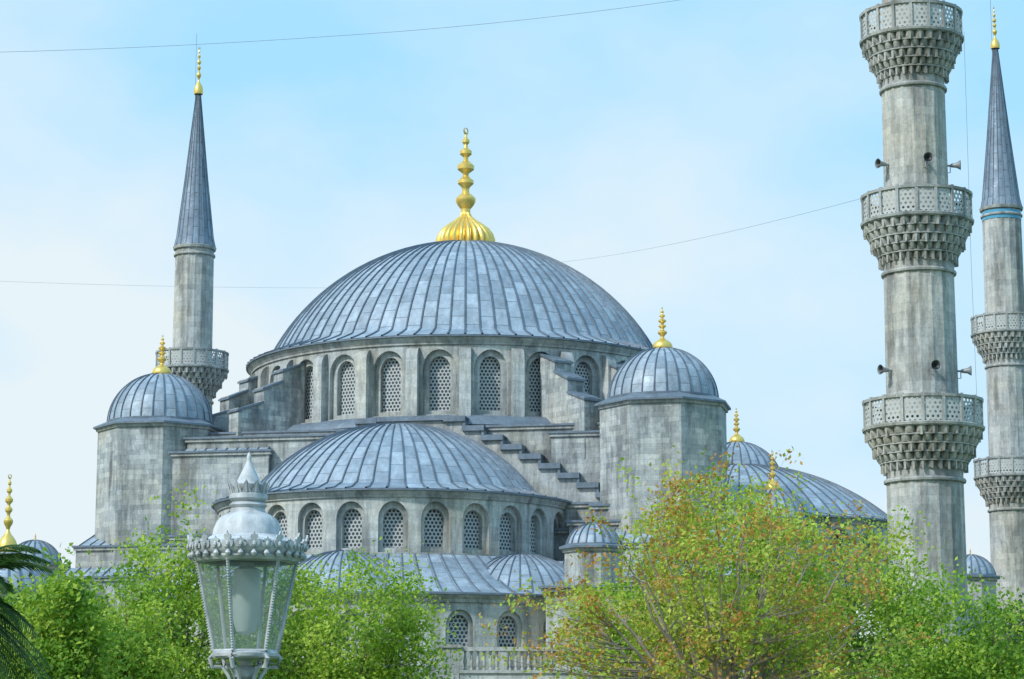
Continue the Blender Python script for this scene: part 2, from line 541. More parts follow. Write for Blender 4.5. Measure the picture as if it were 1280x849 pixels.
def semidome(name, c, Rd, Rdrum, zc, zb, zt, nwin, a0, a1, ribs):
    mb = MB()
    dome(mb, c, Rd, zb, zt, ribs, 1.4, 6, 7, 0.065, 0.08, skirt=[(Rdrum + .45, zc + .03), (Rd + 1.2, zc + .3 * (zb - zc) + .03), (Rd + .15, zb - .02)])
    drum(mb, c, Rdrum, zc - 4.6, zc, nwin, 0, a0, a1, 1.3, zc - 3.6, zc - 1.15, 1.85, pier=False, cz=0.5)
    lathe(mb, [(Rdrum + 0.6, zc - 4.75), (Rdrum + 0.5, zc - 4.5), (Rdrum + 0.05, zc - 4.2), (Rdrum - .1, zc - 4.2)], 96, c, 3, a0=a0, a1=a1)
    return mb.obj(name, MS, mosque)
SC = L(-1.0, 17.0)
fdir = math.atan2(NF[1], NF[0])
semidome('front_semidome', SC, 9.7, 11.75, 16.95, 17.6, 22.5, 17, fdir - 1.92, fdir + 1.92, 60)
rdir = math.atan2(E[1], E[0])
semidome('side_semidome', L(20.3, 0), 11.2, 12.3, 16.5, 16.8, 21.2, 17, rdir - 1.92, rdir + 1.92, 64)

# exedrae and lower curved wall
mb = MB()
a0, a1 = fdir - 1.5, fdir + 1.5
def roofz(r):
    return 10.25 + 2.7 * ((17.2 - r) / 5.4) ** 1.25
prf = [(r, roofz(r)) for r in (17.2, 16.4, 15.6, 14.6, 13.6, 12.6, 11.8)]
lathe(mb, prf, 110, SC, 6, a0=a0, a1=a1, uv=lambda a, l: (l / 1.4, a * 14.67))
for i in range(45):
    a = a0 + 3.0 * i / 44
    tube(mb, [(SC[0] + r * math.cos(a), SC[1] + r * math.sin(a), z + .02) for r, z in prf], 0.06, 4, 7)
for th, R in ((-0.92, 4.9), (-0.02, 4.5), (0.93, 5.0)):
    a = fdir + th
    cc = (SC[0] + 12.2 * math.cos(a), SC[1] + 12.2 * math.sin(a))
    dome(mb, cc, R, 10.35, 13.1, 40, 1.2, 6, 7, 0.055, 0.06, skirt=[(R + .12, 10.2)])
def mpl(s, z, o):
    a = fdir - 1.5 + s / 17.0
    return (SC[0] + (17.0 + o) * math.cos(a), SC[1] + (17.0 + o) * math.sin(a), z)
sw = 51.0 / 16
for k in range(16):
    bay(mb, mpl, k * sw, k * sw + sw, 6.0, 9.7, k * sw + sw / 2, 1.75, 6.9, 9.3, 0, 0.25, 1)
    bay(mb, mpl, k * sw + sw / 2 - .9, k * sw + sw / 2 + .9, 6.9, 9.3, k * sw + sw / 2, 1.25, 7.1, 9.0, -0.25, 0.3, 1, 4)
lathe(mb, [(17.0, 0), (17.0, 6.0)], 100, SC, 0, a0=a0, a1=a1)
lathe(mb, [(17.0, 9.7), (17.15, 9.72), (17.2, 9.9), (17.4, 10.05), (17.42, 10.15)], 100, SC, 2, a0=a0, a1=a1)
lathe(mb, [(17.4, 10.15), (17.55, 10.16), (17.55, 10.27), (17.0, 10.35)], 100, SC, 3, a0=a0, a1=a1)
mb.obj('exedrae', MS, mosque)

def turret(name, c, Rb, z0, ze, Rd, zd0, zt, fH, fR, ribs=28, rot=pi / 8, sides=8, win=None):
    mb = MB()
    lathe(mb, [(Rb, z0), (Rb, ze - .35)], sides, c, 0, rot=rot)
    lathe(mb, [(Rb, ze - .35), (Rb + .12, ze - .33), (Rb + .16, ze - .15), (Rb + .22, ze - .13)], sides, c, 2, rot=rot)
    lathe(mb, [(Rb + .2, ze - .13), (Rb + .34, ze - .13), (Rb + .34, ze), (Rd + .1, zd0 - .02), (Rd - .5, zd0)], sides, c, 3, rot=rot)
    lathe(mb, [(Rd + .02, zd0 - .3), (Rd + .08, zd0 - .1), (Rd + .08, zd0 + .02), (Rd - .1, zd0 + .04)], 48, c, 3)
    dome(mb, c, Rd, zd0 + .02, zt, ribs, 1.1, 6, 7, 0.055, 0.07)
    finial(mb, c, zt - .1, fH, fR, 8, squash=1.35)
    if win:
        az, wz0, wz1, ww = win
        ca, sa = math.cos(az), math.sin(az)
        ri = Rb * math.cos(pi / sides)
        def mp(s, z, o):
            return (c[0] + (ri + o) * ca - s * sa, c[1] + (ri + o) * sa + s * ca, z)
        bay(mb, mp, -ww * .8, ww * .8, wz0 - .3, wz1 + .4, 0, ww, wz0, wz1, 0.06, 0.055, 2, 5)
    return mb.obj(name, MS, mosque, sharp=25)
trot = -ang + pi / 8
turret('weight_tower_right', L(17, 17), 4.3, 0, 23.3, 3.62, 23.75, 27.15, 2.9, 0.66, rot=trot)
turret('weight_tower_left', L(-18.4, 15), 4.25, 0, 22.95, 3.62, 23.35, 26.8, 2.9, 0.66, rot=trot, win=(fdir + pi / 4, 15.4, 17.2, 0.9))
pbr = at(921, 553, 184)
turret('weight_tower_rear', (pbr.x, 184), 4.2, 0, pbr.z - 3.9, 3.6, pbr.z - 3.4, pbr.z, 2.9, 0.62, rot=trot)
turret('weight_tower_rear_left', L(-17, -17), 4.2, 0, 22.9, 3.6, 23.3, 26.7, 2.9, 0.62, rot=trot)
p = at(742, 654, 138)
turret('corner_turret', (p.x, 138), 1.78, 0, p.z - 1.45, 1.62, p.z - 1.3, p.z, 0.5, 0.12, ribs=20, rot=trot)
p = at(966, 612, 150)
turret('side_turret', (p.x, 150), 2.4, 0, p.z - 2.0, 2.1, p.z - 1.9, p.z, 2.7, 0.5, ribs=20, rot=trot)
p = at(1213, 694, 170)
turret('far_turret', (p.x, 170), 1.9, 0, p.z - 1.6, 1.75, p.z - 1.5, p.z, 0.6, 0.15, ribs=18, rot=trot)
p = at(44, 676, 152)
turret('gallery_turret', (p.x, 152), 2.0, 0, p.z - 1.6, 1.75, p.z - 1.5, p.z, 0.6, 0.15, ribs=18, rot=trot)
p = at(9, 690, 118)
turret('courtyard_dome', (p.x, 118), 3.0, 0, p.z - 2.1, 2.5, p.z - 2.0, p.z, 4.1, 0.5, ribs=24, rot=trot)

# side masses and roofs
mb = MB()
capped(mb, -24, 24, -24, 16.5, 0, 12.6, 0)
capped(mb, -22.8, -15, 6, 18.8, 0, 14.6, 0)
leanto(mb, -22.6, -16, 14, 18.7, 14.61, 16.2)
capped(mb, -25.5, -17, 4, 20.6, 0, 12.4, 0)
leanto(mb, -25.3, -18, 18.9, 20.5, 12.41, 13.1)
capped(mb, -27.6, -20, 0, 22.0, 0, 10.9, 0)
capped(mb, 11.2, 23, 6, 20.0, 0, 15.6, 0)
capped(mb, 12.6, 22, 8, 19.2, 15.4, 16.7, 0)
capped(mb, 11.8, 24, 6, 22.5, 0, 13.9, 0)
leanto(mb, 12, 23.8, 20.1, 22.4, 13.91, 15.0)
capped(mb, 10.4, 24.5, 6, 25.0, 0, 11.6, 0)
leanto(mb, 10.6, 24.3, 22.6, 24.9, 11.61, 12.8)
capped(mb, -16, 16, 17.6, 18.9, 10, 15.2, 0)
capped(mb, -16.6, -9.5, 14.5, 18.4, 14, 20.9, 0)
leanto(mb, -15.5, -9.6, 16.2, 18.3, 20.91, 21.9)
capped(mb, -15.4, -5.5, 14.6, 17.9, 14, 21.9, 0)
capped(mb, 9.5, 15.5, 14.7, 16.9, 14, 21.8, 0)
capped(mb, 8.6, 15.5, 17.3, 18.6, 10, 16.9, 0)
q = at(742, 735, 138)
box(mb, (q.x, 139), E, 2.4, 2.6, 0, q.z - .3, 1)
box(mb, (q.x, 139), E, 2.65, 2.85, q.z - .3, q.z - .1, 2, bot=True)
box(mb, (q.x, 139), E, 2.8, 3.0, q.z - .098, q.z + .03, 3, bot=True)
mb.obj('galleries', MS, mosque)

# ------------------------------------------------------------------ minarets
def minaret(name, x, y, balc, shaft_top, cone_top, finH, radii, bands=False, horns=()):
    par = empty(name, (x, y, 0))
    c = (x, y)
    mb = MB()
    zs = 0
    NS = 18
    for i, r in enumerate(radii):
        z1 = balc[i][0] - 1.5 if i < len(balc) else shaft_top
        rn = r * 0.97
        def rf(a, rr, z, k):
            j = int(round(a / (2 * pi) * NS * 4))
            return rr * (1.012 if j % 4 == 0 else (0.986 if j % 4 == 2 else 0.990))
        lathe(mb, [(r, zs), (rn, z1)], NS * 4, c, 0, rfun=rf)
        for zz in (zs + 0.5, z1 - 2.5 if i < len(balc) else z1 - .5):
            if zz > 1:
                lathe(mb, [(r * .99, zz), (r + .07, zz + .03), (r + .09, zz + .12), (r + .05, zz + .2), (r * .98, zz + .23)], 48, c, 1)
        zs = z1
    mb.obj('shaft', [STONE_M, TRIM], par, 4)
    for bi, (zt, rb) in enumerate(balc):
        r = radii[bi] * 0.97
        mb = MB()
        zf = zt - 1.45
        zb = zf - 1.95
        tiers = 5
        nl = 30
        for k in range(tiers):
            ra = r + (rb - r) * (k / tiers) ** 0.85
            rc = r + (rb - r) * ((k + 1) / tiers) ** 0.85 + 0.02
            z0 = zb + (zf - zb) * k / tiers
            z1 = zb + (zf - zb) * (k + 1) / tiers
            def rf(a, rr, z, kk, ra=ra, rc=rc, k=k):
                if kk == 0: return ra - .08
                s = abs(math.sin(a * nl / 2 + (k % 2) * pi / 2)) ** 0.6
                t = (0.0, 0.25, 0.8, 1.0, 1.0)[kk]
                return ra - .10 + (rc - ra + .10) * (s * 0.85 + .15) * (t * .55 + .45)
            hh = z1 - z0
            lathe(mb, [(1, z0), (1, z0 + .01), (1, z0 + hh * .4), (1, z0 + hh * .75), (1, z1)], nl * 6, c, 2, rfun=rf)
            lathe(mb, [(rc - .12, z1 - .07), (rc + .02, z1 - .07), (rc + .02, z1 + .004), (rc - .2, z1 + .006)], 72, c, 1)
            if k % 2 == 0:
                for j in range(nl):
                    if random.random() < .08: continue
                    a = 2 * pi * (j + 0.5) / nl
                    rr = rc - .07
                    box(mb, (c[0] + rr * math.cos(a), c[1] + rr * math.sin(a)), (-math.sin(a), math.cos(a)), .05, .06, z0 - .14 + random.random() * .1, z0 + hh * .7, 2, bot=True)
        lathe(mb, [(rb - .3, zf - .02), (rb + .1, zf - .02), (rb + .13, zf + .1), (rb + .02, zf + .16), (rb - .3, zf + .16)], 96, c, 1)
        lathe(mb, [(rb - .02, zf + .15), (rb - .02, zt - .14)], 96, c, 3, uv=lambda a, l: (a * rb * 1.0, l))
        lathe(mb, [(rb - .12, zt - .15), (rb + .08, zt - .15), (rb + .1, zt - .02), (rb - .02, zt), (rb - .12, zt - .02)], 96, c, 1)
        for j in range(18):
            a = 2 * pi * j / 18
            box(mb, (c[0] + rb * math.cos(a), c[1] + rb * math.sin(a)), (-math.sin(a), math.cos(a)), .07, .07, zf + .1, zt + .04, 1)
        mb.obj('balcony_%d' % (bi + 1), [STONE_M, TRIM, CARVE, PIERCE], par, 30)
    rt = radii[-1] * .97
    mb = MB()
    lathe(mb, [(rt, shaft_top), (rt + .15, shaft_top + .05), (rt + .2, shaft_top + .25), (rt + .02, shaft_top + .35)], 48, c, 2)
    H = cone_top - shaft_top
    cp = [(rt + .12, shaft_top + .3), (rt * .97, shaft_top + 1.0), (rt * .60, shaft_top + H * .45), (0.16, cone_top)]
    lathe(mb, cp, 40, c, 0, uv=lambda a, l: (l / 1.4, a / (2 * pi) * 20))
    for j in range(20):
        a = 2 * pi * j / 20
        tube(mb, [(c[0] + r * math.cos(a), c[1] + r * math.sin(a), z) for r, z in cp], .04, 4, 1)
    finial(mb, c, cone_top - .2, finH, 0.36, 3, squash=1.5)
    tube(mb, [(c[0] - .25, c[1], cone_top - 1), (c[0] - .25, c[1], cone_top + finH + .9)], .02, 4, 4)
    if bands:
        lathe(mb, [(rt + .03, shaft_top - .75), (rt + .03, shaft_top - .05)], 48, c, 5)
    mb.obj('spire', [CONE, RIB, TRIM, GOLD, GREYM, BLUET], par)
    if horns:
        mb = MB()
        for (hz, hr) in horns:
            for a in (-pi / 2 - 1.15, -pi / 2 + 1.3, -pi / 2 + .12, pi / 2):
                d = Vector((math.cos(a), math.sin(a), 0))
                o = Vector((c[0], c[1], hz)) + d * (hr - .05)
                tube(mb, [o, o + d * .22, o + d * .24, o + d * .5, o + d * .7], [.05, .05, .09, .13, .25], 12, 0)
                tube(mb, [o + d * .5, o + d * .66], [.02, .18], 12, 1)
                tube(mb, [o + d * .2, o + d * .2 - Vector((0, 0, .35)), o - Vector((0, 0, .35))], .025, 5, 0)
        mb.obj('loudspeakers', [GREYM, DARK], par)
    return par

pn = at(1150, 400, 110)
minaret('minaret', pn.x, 110, [(lev(491, 107.3), 2.78), (lev(229, 107.3), 2.6), (lev(-3, 107.3), 2.42)], 47, 59, 4, [1.86, 1.72, 1.56, 1.4], horns=((lev(466, 110), 1.7), (lev(210, 110), 1.52)))
pf = at(1254, 330, 176)
minaret('minaret', pf.x, 176, [(lev(571, 174), 2.7), (lev(391, 174), 2.55)], lev(265, 176), lev(58, 176), lev(5, 176) - lev(58, 176), [1.78, 1.62, 1.52], bands=True)
pl = at(243, 330, 178)
minaret('minaret', pl.x, 178, [(lev(556, 178), 2.95), (lev(436, 176), 2.75)], lev(314, 178), lev(115, 178), lev(55, 178) - lev(115, 178), [1.8, 1.66, 1.54])

# ------------------------------------------------------------------ cables
def cable(pts, r, sag=0.0):
    mb = MB()
    P = [at(*q) for q in pts]
    out = []
    for i in range(len(P) - 1):
        for k in range(12):
            t = k / 12
            out.append(P[i].lerp(P[i + 1], t) - Vector((0, 0, sag * 4 * t * (1 - t))))
    out.append(P[-1])
    tube(mb, out, r, 4, 0)
    mb.obj('overhead_cable', [CABLE])
cable([(-160, 68, 150), (420, 45, 150), (850, 0, 150), (1100, -40, 150)], .017, .25)
cable([(1085, 246, 112), (700, 328, 200)], .012, .4)
cable([(700, 328, 200), (410, 360, 215), (-60, 349, 215)], .012, .2)
cable([(1205, 40, 112), (1214, 330, 112), (1222, 520, 112)], .009)

# ------------------------------------------------------------------ terrace and balustrade
mb = MB()
yb = 118
zb = lev(842, yb); zt = lev(809, yb)
xa, xb = at(545, 840, yb).x, at(735, 840, yb).x
xm = at(574, 840, yb).x
box(mb, ((xa + xm) / 2, yb), (1, 0), (xm - xa) / 2, .4, 0, zt - .05, 0)
box(mb, ((xa + xm) / 2, yb), (1, 0), (xm - xa) / 2 + .08, .5, zt - .047, zt + .12, 1, bot=True)
box(mb, ((xm + xb) / 2, yb), (1, 0), (xb - xm) / 2, .35, 0, zb, 0)
box(mb, ((xm + xb) / 2, yb - .02), (1, 0), (xb - xm) / 2 - .01, .42, zb + .003, zb + .16, 1, bot=True)
box(mb, ((xm + xb) / 2, yb), (1, 0), (xb - xm) / 2 - .01, .22, zt - .2, zt, 1, bot=True)
x = xm + .3
i = 0
while x < xb - .1:
    if i % 7 == 6:
        box(mb, (x, yb), (1, 0), .17, .17, zb + .16, zt - .2, 1)
    else:
        h = zt - .2 - zb - .16
        lathe(mb, [(.09, zb + .16), (.09, zb + .16 + .08 * h), (.05, zb + .16 + .15 * h), (.1, zb + .16 + .4 * h), (.06, zb + .16 + .75 * h), (.05, zb + .16 + .85 * h), (.09, zb + .16 + h)], 12, (x, yb), 1)
    x += .32
    i += 1
mb.obj('stone_balustrade', [STONE_L, TRIM])

# ------------------------------------------------------------------ street lamp
def paint():
    m, nt, bs, out = newmat('weathered_white_paint')
    tc = N(nt, 'ShaderNodeTexCoord')
    f = ramp(nt, noisen(nt, tc.outputs['Object'], 9, 5, .7, (1, 1, .5)), [(.36, 0.0), (.6, 1.0)])
    col = mixc(nt, 'MIX', f, (.36, .39, .41), (.62, .65, .67))
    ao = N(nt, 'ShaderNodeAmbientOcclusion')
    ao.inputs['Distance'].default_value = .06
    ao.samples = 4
    crease_mask = ramp(nt, ao.outputs['AO'], [(.3, .0), (.85, 1.0)])  # paint colour goes darker in creases and between close parts
    col = mixc(nt, 'MIX', crease_mask, (.19, .20, .21), col)
    nt.links.new(col, bs.inputs['Base Color'])
    bs.inputs['Roughness'].default_value = .6
    bump(nt, bs, noisen(nt, tc.outputs['Object'], 40, 4, .6), .5, .005)
    return m
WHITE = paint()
def glassm():
    m, nt, bs, out = newmat('lamp_glass')
    bs.inputs['Base Color'].default_value = (0.42, 0.48, 0.47, 1)
    bs.inputs['Roughness'].default_value = 0.12
    tr = N(nt, 'ShaderNodeBsdfTransparent')
    tr.inputs[0].default_value = (0.86, 0.92, 0.91, 1)
    ms = N(nt, 'ShaderNodeMixShader')
    tc = N(nt, 'ShaderNodeTexCoord')
    f = ramp(nt, noisen(nt, tc.outputs['Object'], 5, 4), [(0.3, 0.18), (0.7, 0.36)])
    nt.links.new(f, ms.inputs[0])
    nt.links.new(tr.outputs[0], ms.inputs[1])
    nt.links.new(bs.outputs[0], ms.inputs[2])
    nt.links.new(ms.outputs[0], out.inputs[0])
    return m
GLASS = glassm()
YL = 12.2
pc = at(309, 700, YL)
lc = (pc.x, YL)
px = 12.2 / FPX
def lz(v): return lev(v, YL)
lamp = empty('street_lamp', (lc[0], lc[1], 0))
mb = MB()
lathe(mb, [(.16, 0), (.16, .25), (.12, .3), (.1, .7), (.06, .8), (.055, 1.6), (.05, lz(900)), (.065, lz(896)), (.065, lz(885)), (.035, lz(878)),
           (.03, lz(850)), (.055, lz(846)), (.06, lz(838)), (.03, lz(832)), (.035, lz(826)), (.1, lz(820)), (.0, lz(819))], 28, lc, 0)
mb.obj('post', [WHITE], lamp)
mb = MB()
hexrot = -pi / 2 - math.radians(16)
R0, R1 = 39 * px, 62 * px
Zg0, Zg1 = lz(815), lz(702)
V0 = []; V1 = []
for k in range(6):
    a = hexrot + k * pi / 3
    V0.append(Vector((lc[0] + R0 * math.cos(a), lc[1] + R0 * math.sin(a), Zg0)))
    V1.append(Vector((lc[0] + R1 * math.cos(a), lc[1] + R1 * math.sin(a), Zg1)))
for k in range(6):
    j = (k + 1) % 6
    mb.face([V0[k], V0[j], V1[j], V1[k]], [(0, 0), (1, 0), (1, 1), (0, 1)], 0)
mb.obj('glass_panes', [GLASS], lamp, 10)
mb = MB()
for k in range(6):
    tube(mb, [V0[k], V1[k]], .009, 8, 0)
    for i in range(34):
        q = V0[k].lerp(V1[k], (i + .5) / 34)
        o = (q - Vector((lc[0], lc[1], q.z))).normalized() * .008
        q = q + o
        lathe(mb, [(.001, q.z - .006), (.006, q.z - .003), (.0075, q.z), (.006, q.z + .003), (.001, q.z + .006)], 8, (q.x, q.y), 0)
    j = (k + 1) % 6
    tube(mb, [V0[k], V0[j]], .012, 6, 0)
    tube(mb, [V0[k] - Vector((0, 0, .02)), V0[j] - Vector((0, 0, .02))], .016, 6, 0)
    tube(mb, [V1[k], V1[j]], .012, 6, 0)
    a = hexrot + k * pi / 3
    pts = []
    for (rr, vv) in ((39, 817), (44, 824), (40, 834), (28, 834), (30, 828), (36, 829)):
        pts.append((lc[0] + rr * px * math.cos(a), lc[1] + rr * px * math.sin(a), lz(vv)))
    tube(mb, pts, [.010, .013, .013, .010, .009, .007], 6, 0)
    pts = [(lc[0] + rr * px * math.cos(a), lc[1] + rr * px * math.sin(a), lz(vv)) for rr, vv in ((28, 834), (20, 845), (14, 862), (8, 872))]
    tube(mb, pts, .011, 6, 0)
lathe(mb, [(.02, lz(819)), (40 * px, lz(821)), (41 * px, lz(817)), (36 * px, lz(814)), (.02, lz(813))], 36, lc, 0)
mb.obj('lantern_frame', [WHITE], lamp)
mb = MB()
lathe(mb, [(r * px, lz(v)) for r, v in ((50, 703), (64, 703), (67, 699), (66, 696), (70, 692), (72, 684), (71, 680), (62, 677), (52, 674), (44, 670), (41, 662), (38, 654), (34, 648), (26, 643), (22, 640), (21, 636), (24, 632), (21, 629), (17, 625), (17, 612), (18, 606), (15, 603), (10, 592), (5, 582), (2.5, 574), (3.2, 571), (2, 568), (.3, 565))],
      48, lc, 0, rfun=lambda a, r, z, k: r * (1 + (0.05 * abs(math.sin(a * 5)) if 9 < k < 14 else 0)))
for k in range(28):
    a = 2 * pi * k / 28
    ca, sa = math.cos(a), math.sin(a)
    big = 1.0 if k % 2 == 0 else 0.68
    def pt(t, h, o=0):
        r = (71 + o + h * .18) * px
        return (lc[0] + r * ca - t * px * sa, lc[1] + r * sa + t * px * ca, lz(689 - h))
    outl = [(-5, 0), (-7, 4), (-6.5, 8), (-3, 9), (-5, 12), (-4, 15), (-1.5, 15), (0, 20), (1.5, 15), (4, 15), (5, 12), (3, 9), (6.5, 8), (7, 4), (5, 0)]
    n = len(outl)
    f1 = [pt(t, h * big, 1.2) for t, h in outl]
    f0 = [pt(t, h * big, -1.2) for t, h in outl]
    mb.face(f1, [(0, 0)] * n, 0)
    mb.face(f0[::-1], [(0, 0)] * n, 0)
    for i in range(n - 1):
        mb.face([f1[i], f1[i + 1], f0[i + 1], f0[i]], [(0, 0)] * 4, 0)
    q = pt(0, -7, 1)
    lathe(mb, [(.001, q[2] - .02), (.011, q[2] - .012), (.017, q[2]), (.011, q[2] + .012), (.001, q[2] + .02)], 8, q, 0)
    q = pt(0, 4, 2)
    lathe(mb, [(.001, q[2] - .016), (.009, q[2] - .006), (.009, q[2] + .006), (.001, q[2] + .016)], 8, q, 0)
for k in range(12):
    a = 2 * pi * k / 12
    ca, sa = math.cos(a), math.sin(a)
    def pt(t, h):
        r = (19 + h * .32) * px
        return (lc[0] + r * ca - t * px * sa, lc[1] + r * sa + t * px * ca, lz(626 - h))
    o1 = [(-4, 0), (-5.5, 10), (-3, 15), (-3.5, 19), (0, 24), (3.5, 19), (3, 15), (5.5, 10), (4, 0)]
    mb.face([pt(t, h) for t, h in o1], [(0, 0)] * 9, 0)
    tube(mb, [pt(0, 0), pt(0, 12), pt(0, 23)], [.008, .007, .003], 5, 0)
lathe(mb, [(20 * px, lz(628)), (24 * px, lz(624)), (24 * px, lz(619)), (21 * px, lz(617))], 36, lc, 0)
mb.obj('crown_and_cap', [WHITE], lamp)
mb = MB()
MILK = plain('milk_glass', (0.58, 0.61, 0.58), 0.35)
lathe(mb, [(.03, lz(708)), (.07, lz(712)), (.075, lz(740)), (.07, lz(775)), (.05, lz(790)), (.01, lz(794))], 24, lc, 0)
lathe(mb, [(.035, lz(704)), (.035, lz(712))], 16, lc, 1)
mb.obj('bulb', [MILK, WHITE], lamp)

# ------------------------------------------------------------------ trees
BARK = plain('bark', (0.17, 0.135, 0.10), 0.9, 0, 0.35, 9)
BARKP = plain('pale_bark', (0.32, 0.27, 0.22), 0.9, 0, 0.3, 9)
LIME = leafmat('leaf_lime', (0.30, 0.47, 0.03), (0.54, 0.67, 0.09))
GREEN = leafmat('leaf_green', (0.13, 0.29, 0.02), (0.29, 0.49, 0.05))
DKGREEN = leafmat('leaf_dark', (0.03, 0.085, 0.015), (0.08, 0.17, 0.03))
RUST = leafmat('leaf_rust', (0.52, 0.25, 0.045), (0.66, 0.40, 0.09))
OLIVE = leafmat('leaf_olive', (0.38, 0.48, 0.04), (0.58, 0.62, 0.09))

def bez(a, b, c, n):
    return [a * (1 - t) ** 2 + b * 2 * t * (1 - t) + c * t * t for t in [k / n for k in range(n + 1)]]

def tree(name, u, vtop, Y, rx, rz, ntips, nleaf, ls, clump, mats, seed, limbs=9, lumps=0.3, trunk_r=0.16, ry=None, power=2.4, outer=None, twig=0.012, fork=None, bark=None, gap=-0.28, elr=(.35, 1.25)):
    R = np.random.default_rng(seed)
    random.seed(seed)
    top = at(u, vtop, Y)
    cz = top.z - rz
    base = Vector((top.x, Y, 0))
    ctr = Vector((top.x, Y, cz))
    ry = ry or rx * .85
    zf = fork if fork else max(0.8, cz - rz * 0.75)
    trunk_top = Vector((top.x + 0.05, Y, zf))
    par = empty(name, base)
    tips = []
    while len(tips) < ntips:
        d = Vector(R.normal(size=3)).normalized()
        if d.z < -0.55: continue
        lump = 1 + lumps * (noise.noise(d * 2.3 + Vector((seed, 0, 0))) * 1.6)
        rr = R.random() ** (1 / power) * lump
        p = ctr + Vector((d.x * rx, d.y * ry, d.z * rz)) * rr
        if p.z < zf * 0.8 or noise.noise(p * (2.6 / rx) + Vector((seed * 3.1, 0, 0))) < gap: continue
        tips.append((p, rr / lump, d))
    mb = MB()
    tube(mb, [base, base.lerp(trunk_top, .5) + Vector((.05, 0, 0)), trunk_top], [trunk_r * 1.3, trunk_r, trunk_r * .85], 10)
    nodes = []
    for i in range(limbs):
        a = 2 * pi * i / limbs * 2.618 + R.random() * .5
        el = elr[0] + (elr[1] - elr[0]) * R.random()
        d = Vector((math.cos(a) * math.cos(el), math.sin(a) * math.cos(el), math.sin(el)))
        e = ctr + Vector((d.x * rx, d.y * ry, d.z * rz)) * 0.8
        mid = trunk_top.lerp(e, .4) + Vector((R.normal() * .15, R.normal() * .15, -(e - trunk_top).length * .04 + .1))
        P = bez(trunk_top, mid, e, 10)
        for k in range(2, 10):
            P[k] = P[k] + Vector((R.normal(), R.normal(), R.normal())) * .035
        tube(mb, P, [trunk_r * .42 * (1 - .88 * k / 10) for k in range(11)], 6)
        nodes += [(q, trunk_r * .42 * (1 - .88 * k / 10)) for k, q in enumerate(P) if k >= 2]
    NA = np.array([tuple(n[0]) for n in nodes])
    LV = []; LM = []
    for (p, rr, d) in tips:
        dd = np.linalg.norm(NA - np.array(p), axis=1) + np.maximum(0, NA[:, 2] - p.z + .3) * 3
        k = int(np.argmin(dd))
        q = nodes[k][0]
        m = q.lerp(p, .5) + Vector((R.normal() * .08, R.normal() * .08, -(p - q).length * .08))
        P = bez(q, m, p, 4)
        r0 = min(nodes[k][1] * .6, twig * 2.0)
        tube(mb, P, [r0, r0 * .75, r0 * .55, r0 * .4, twig * .3], 4)
        n = int(nleaf * (0.5 + R.random()))
        c = np.array(p)[None, :] + R.normal(size=(n, 3)) * clump * np.array([1, 1, .75])
        nt_ = n // 3
        tt = R.random(nt_)[:, None]
        c[:nt_] = np.array(q)[None, :] * (1 - tt) * .5 + np.array(p)[None, :] * (.5 + .5 * tt) + R.normal(size=(nt_, 3)) * clump * .6
        LV.append(c)
        if outer is not None and R.random() < outer[1] * min(1, max(0, rr - .25) * 2.0):
            mm = np.where(R.random(n) < .6, outer[0], R.integers(0, len(mats), n))
        else:
            w = R.integers(0, len(mats) if outer is None else len(mats) - 1)
            mm = np.where(R.random(n) < .9, w, R.integers(0, len(mats), n))
        LM.append(mm)
    mb.obj('limbs', [bark or BARK], par)
    c = np.concatenate(LV); mi = np.concatenate(LM).astype(np.int32)
    n = len(c)
    nrm = R.normal(size=(n, 3)) + np.array([-.3, -0.4, .7]); nrm /= np.linalg.norm(nrm, axis=1)[:, None]
    t = np.cross(nrm, R.normal(size=(n, 3))); t /= np.linalg.norm(t, axis=1)[:, None]
    b = np.cross(nrm, t)
    s = (ls * (0.6 + 0.8 * R.random(n)))[:, None]
    v = np.stack([c - t * s * .5, c + b * s * .29 + nrm * s * .06, c + t * s * .5, c - b * s * .29 + nrm * s * .06], axis=1).reshape(-1, 3)
    me = bpy.data.meshes.new('leaves')
    me.vertices.add(4 * n); me.loops.add(4 * n); me.polygons.add(n)
    me.vertices.foreach_set('co', v.astype(np.float32).ravel())
    me.loops.foreach_set('vertex_index', np.arange(4 * n, dtype=np.int32))
    me.polygons.foreach_set('loop_start', np.arange(0, 4 * n, 4, dtype=np.int32))
    me.polygons.foreach_set('material_index', mi)
    for m in mats: me.materials.append(m)
    me.update(); me.validate()
    o = bpy.data.objects.new('leaves', me)
    sc.collection.objects.link(o)
    o.parent = par
    o.matrix_parent_inverse = Matrix.Translation(-base)

# young tree with reddish shoots on the right
tree('maple_tree', 905, 588, 45, 3.85, 3.3, 620, 50, 0.09, 0.17, [LIME, OLIVE, RUST], 11, limbs=38, outer=(2, .50), trunk_r=.17, lumps=.28, power=2.1, fork=1.5, twig=.011, bark=BARKP, gap=-.12, elr=(.15, 1.4))
# lime trees behind it
tree('linden_tree', 915, 598, 62, 2.9, 3.8, 320, 66, 0.13, 0.33, [LIME, LIME, LIME, GREEN], 6, lumps=.2)
tree('linden_tree', 1090, 650, 66, 2.5, 3.6, 220, 66, 0.13, 0.35, [LIME, LIME, GREEN], 23, lumps=.3)
tree('linden_tree', 800, 690, 64, 2.0, 3.0, 150, 66, 0.13, 0.33, [LIME, LIME, GREEN], 37, lumps=.3)
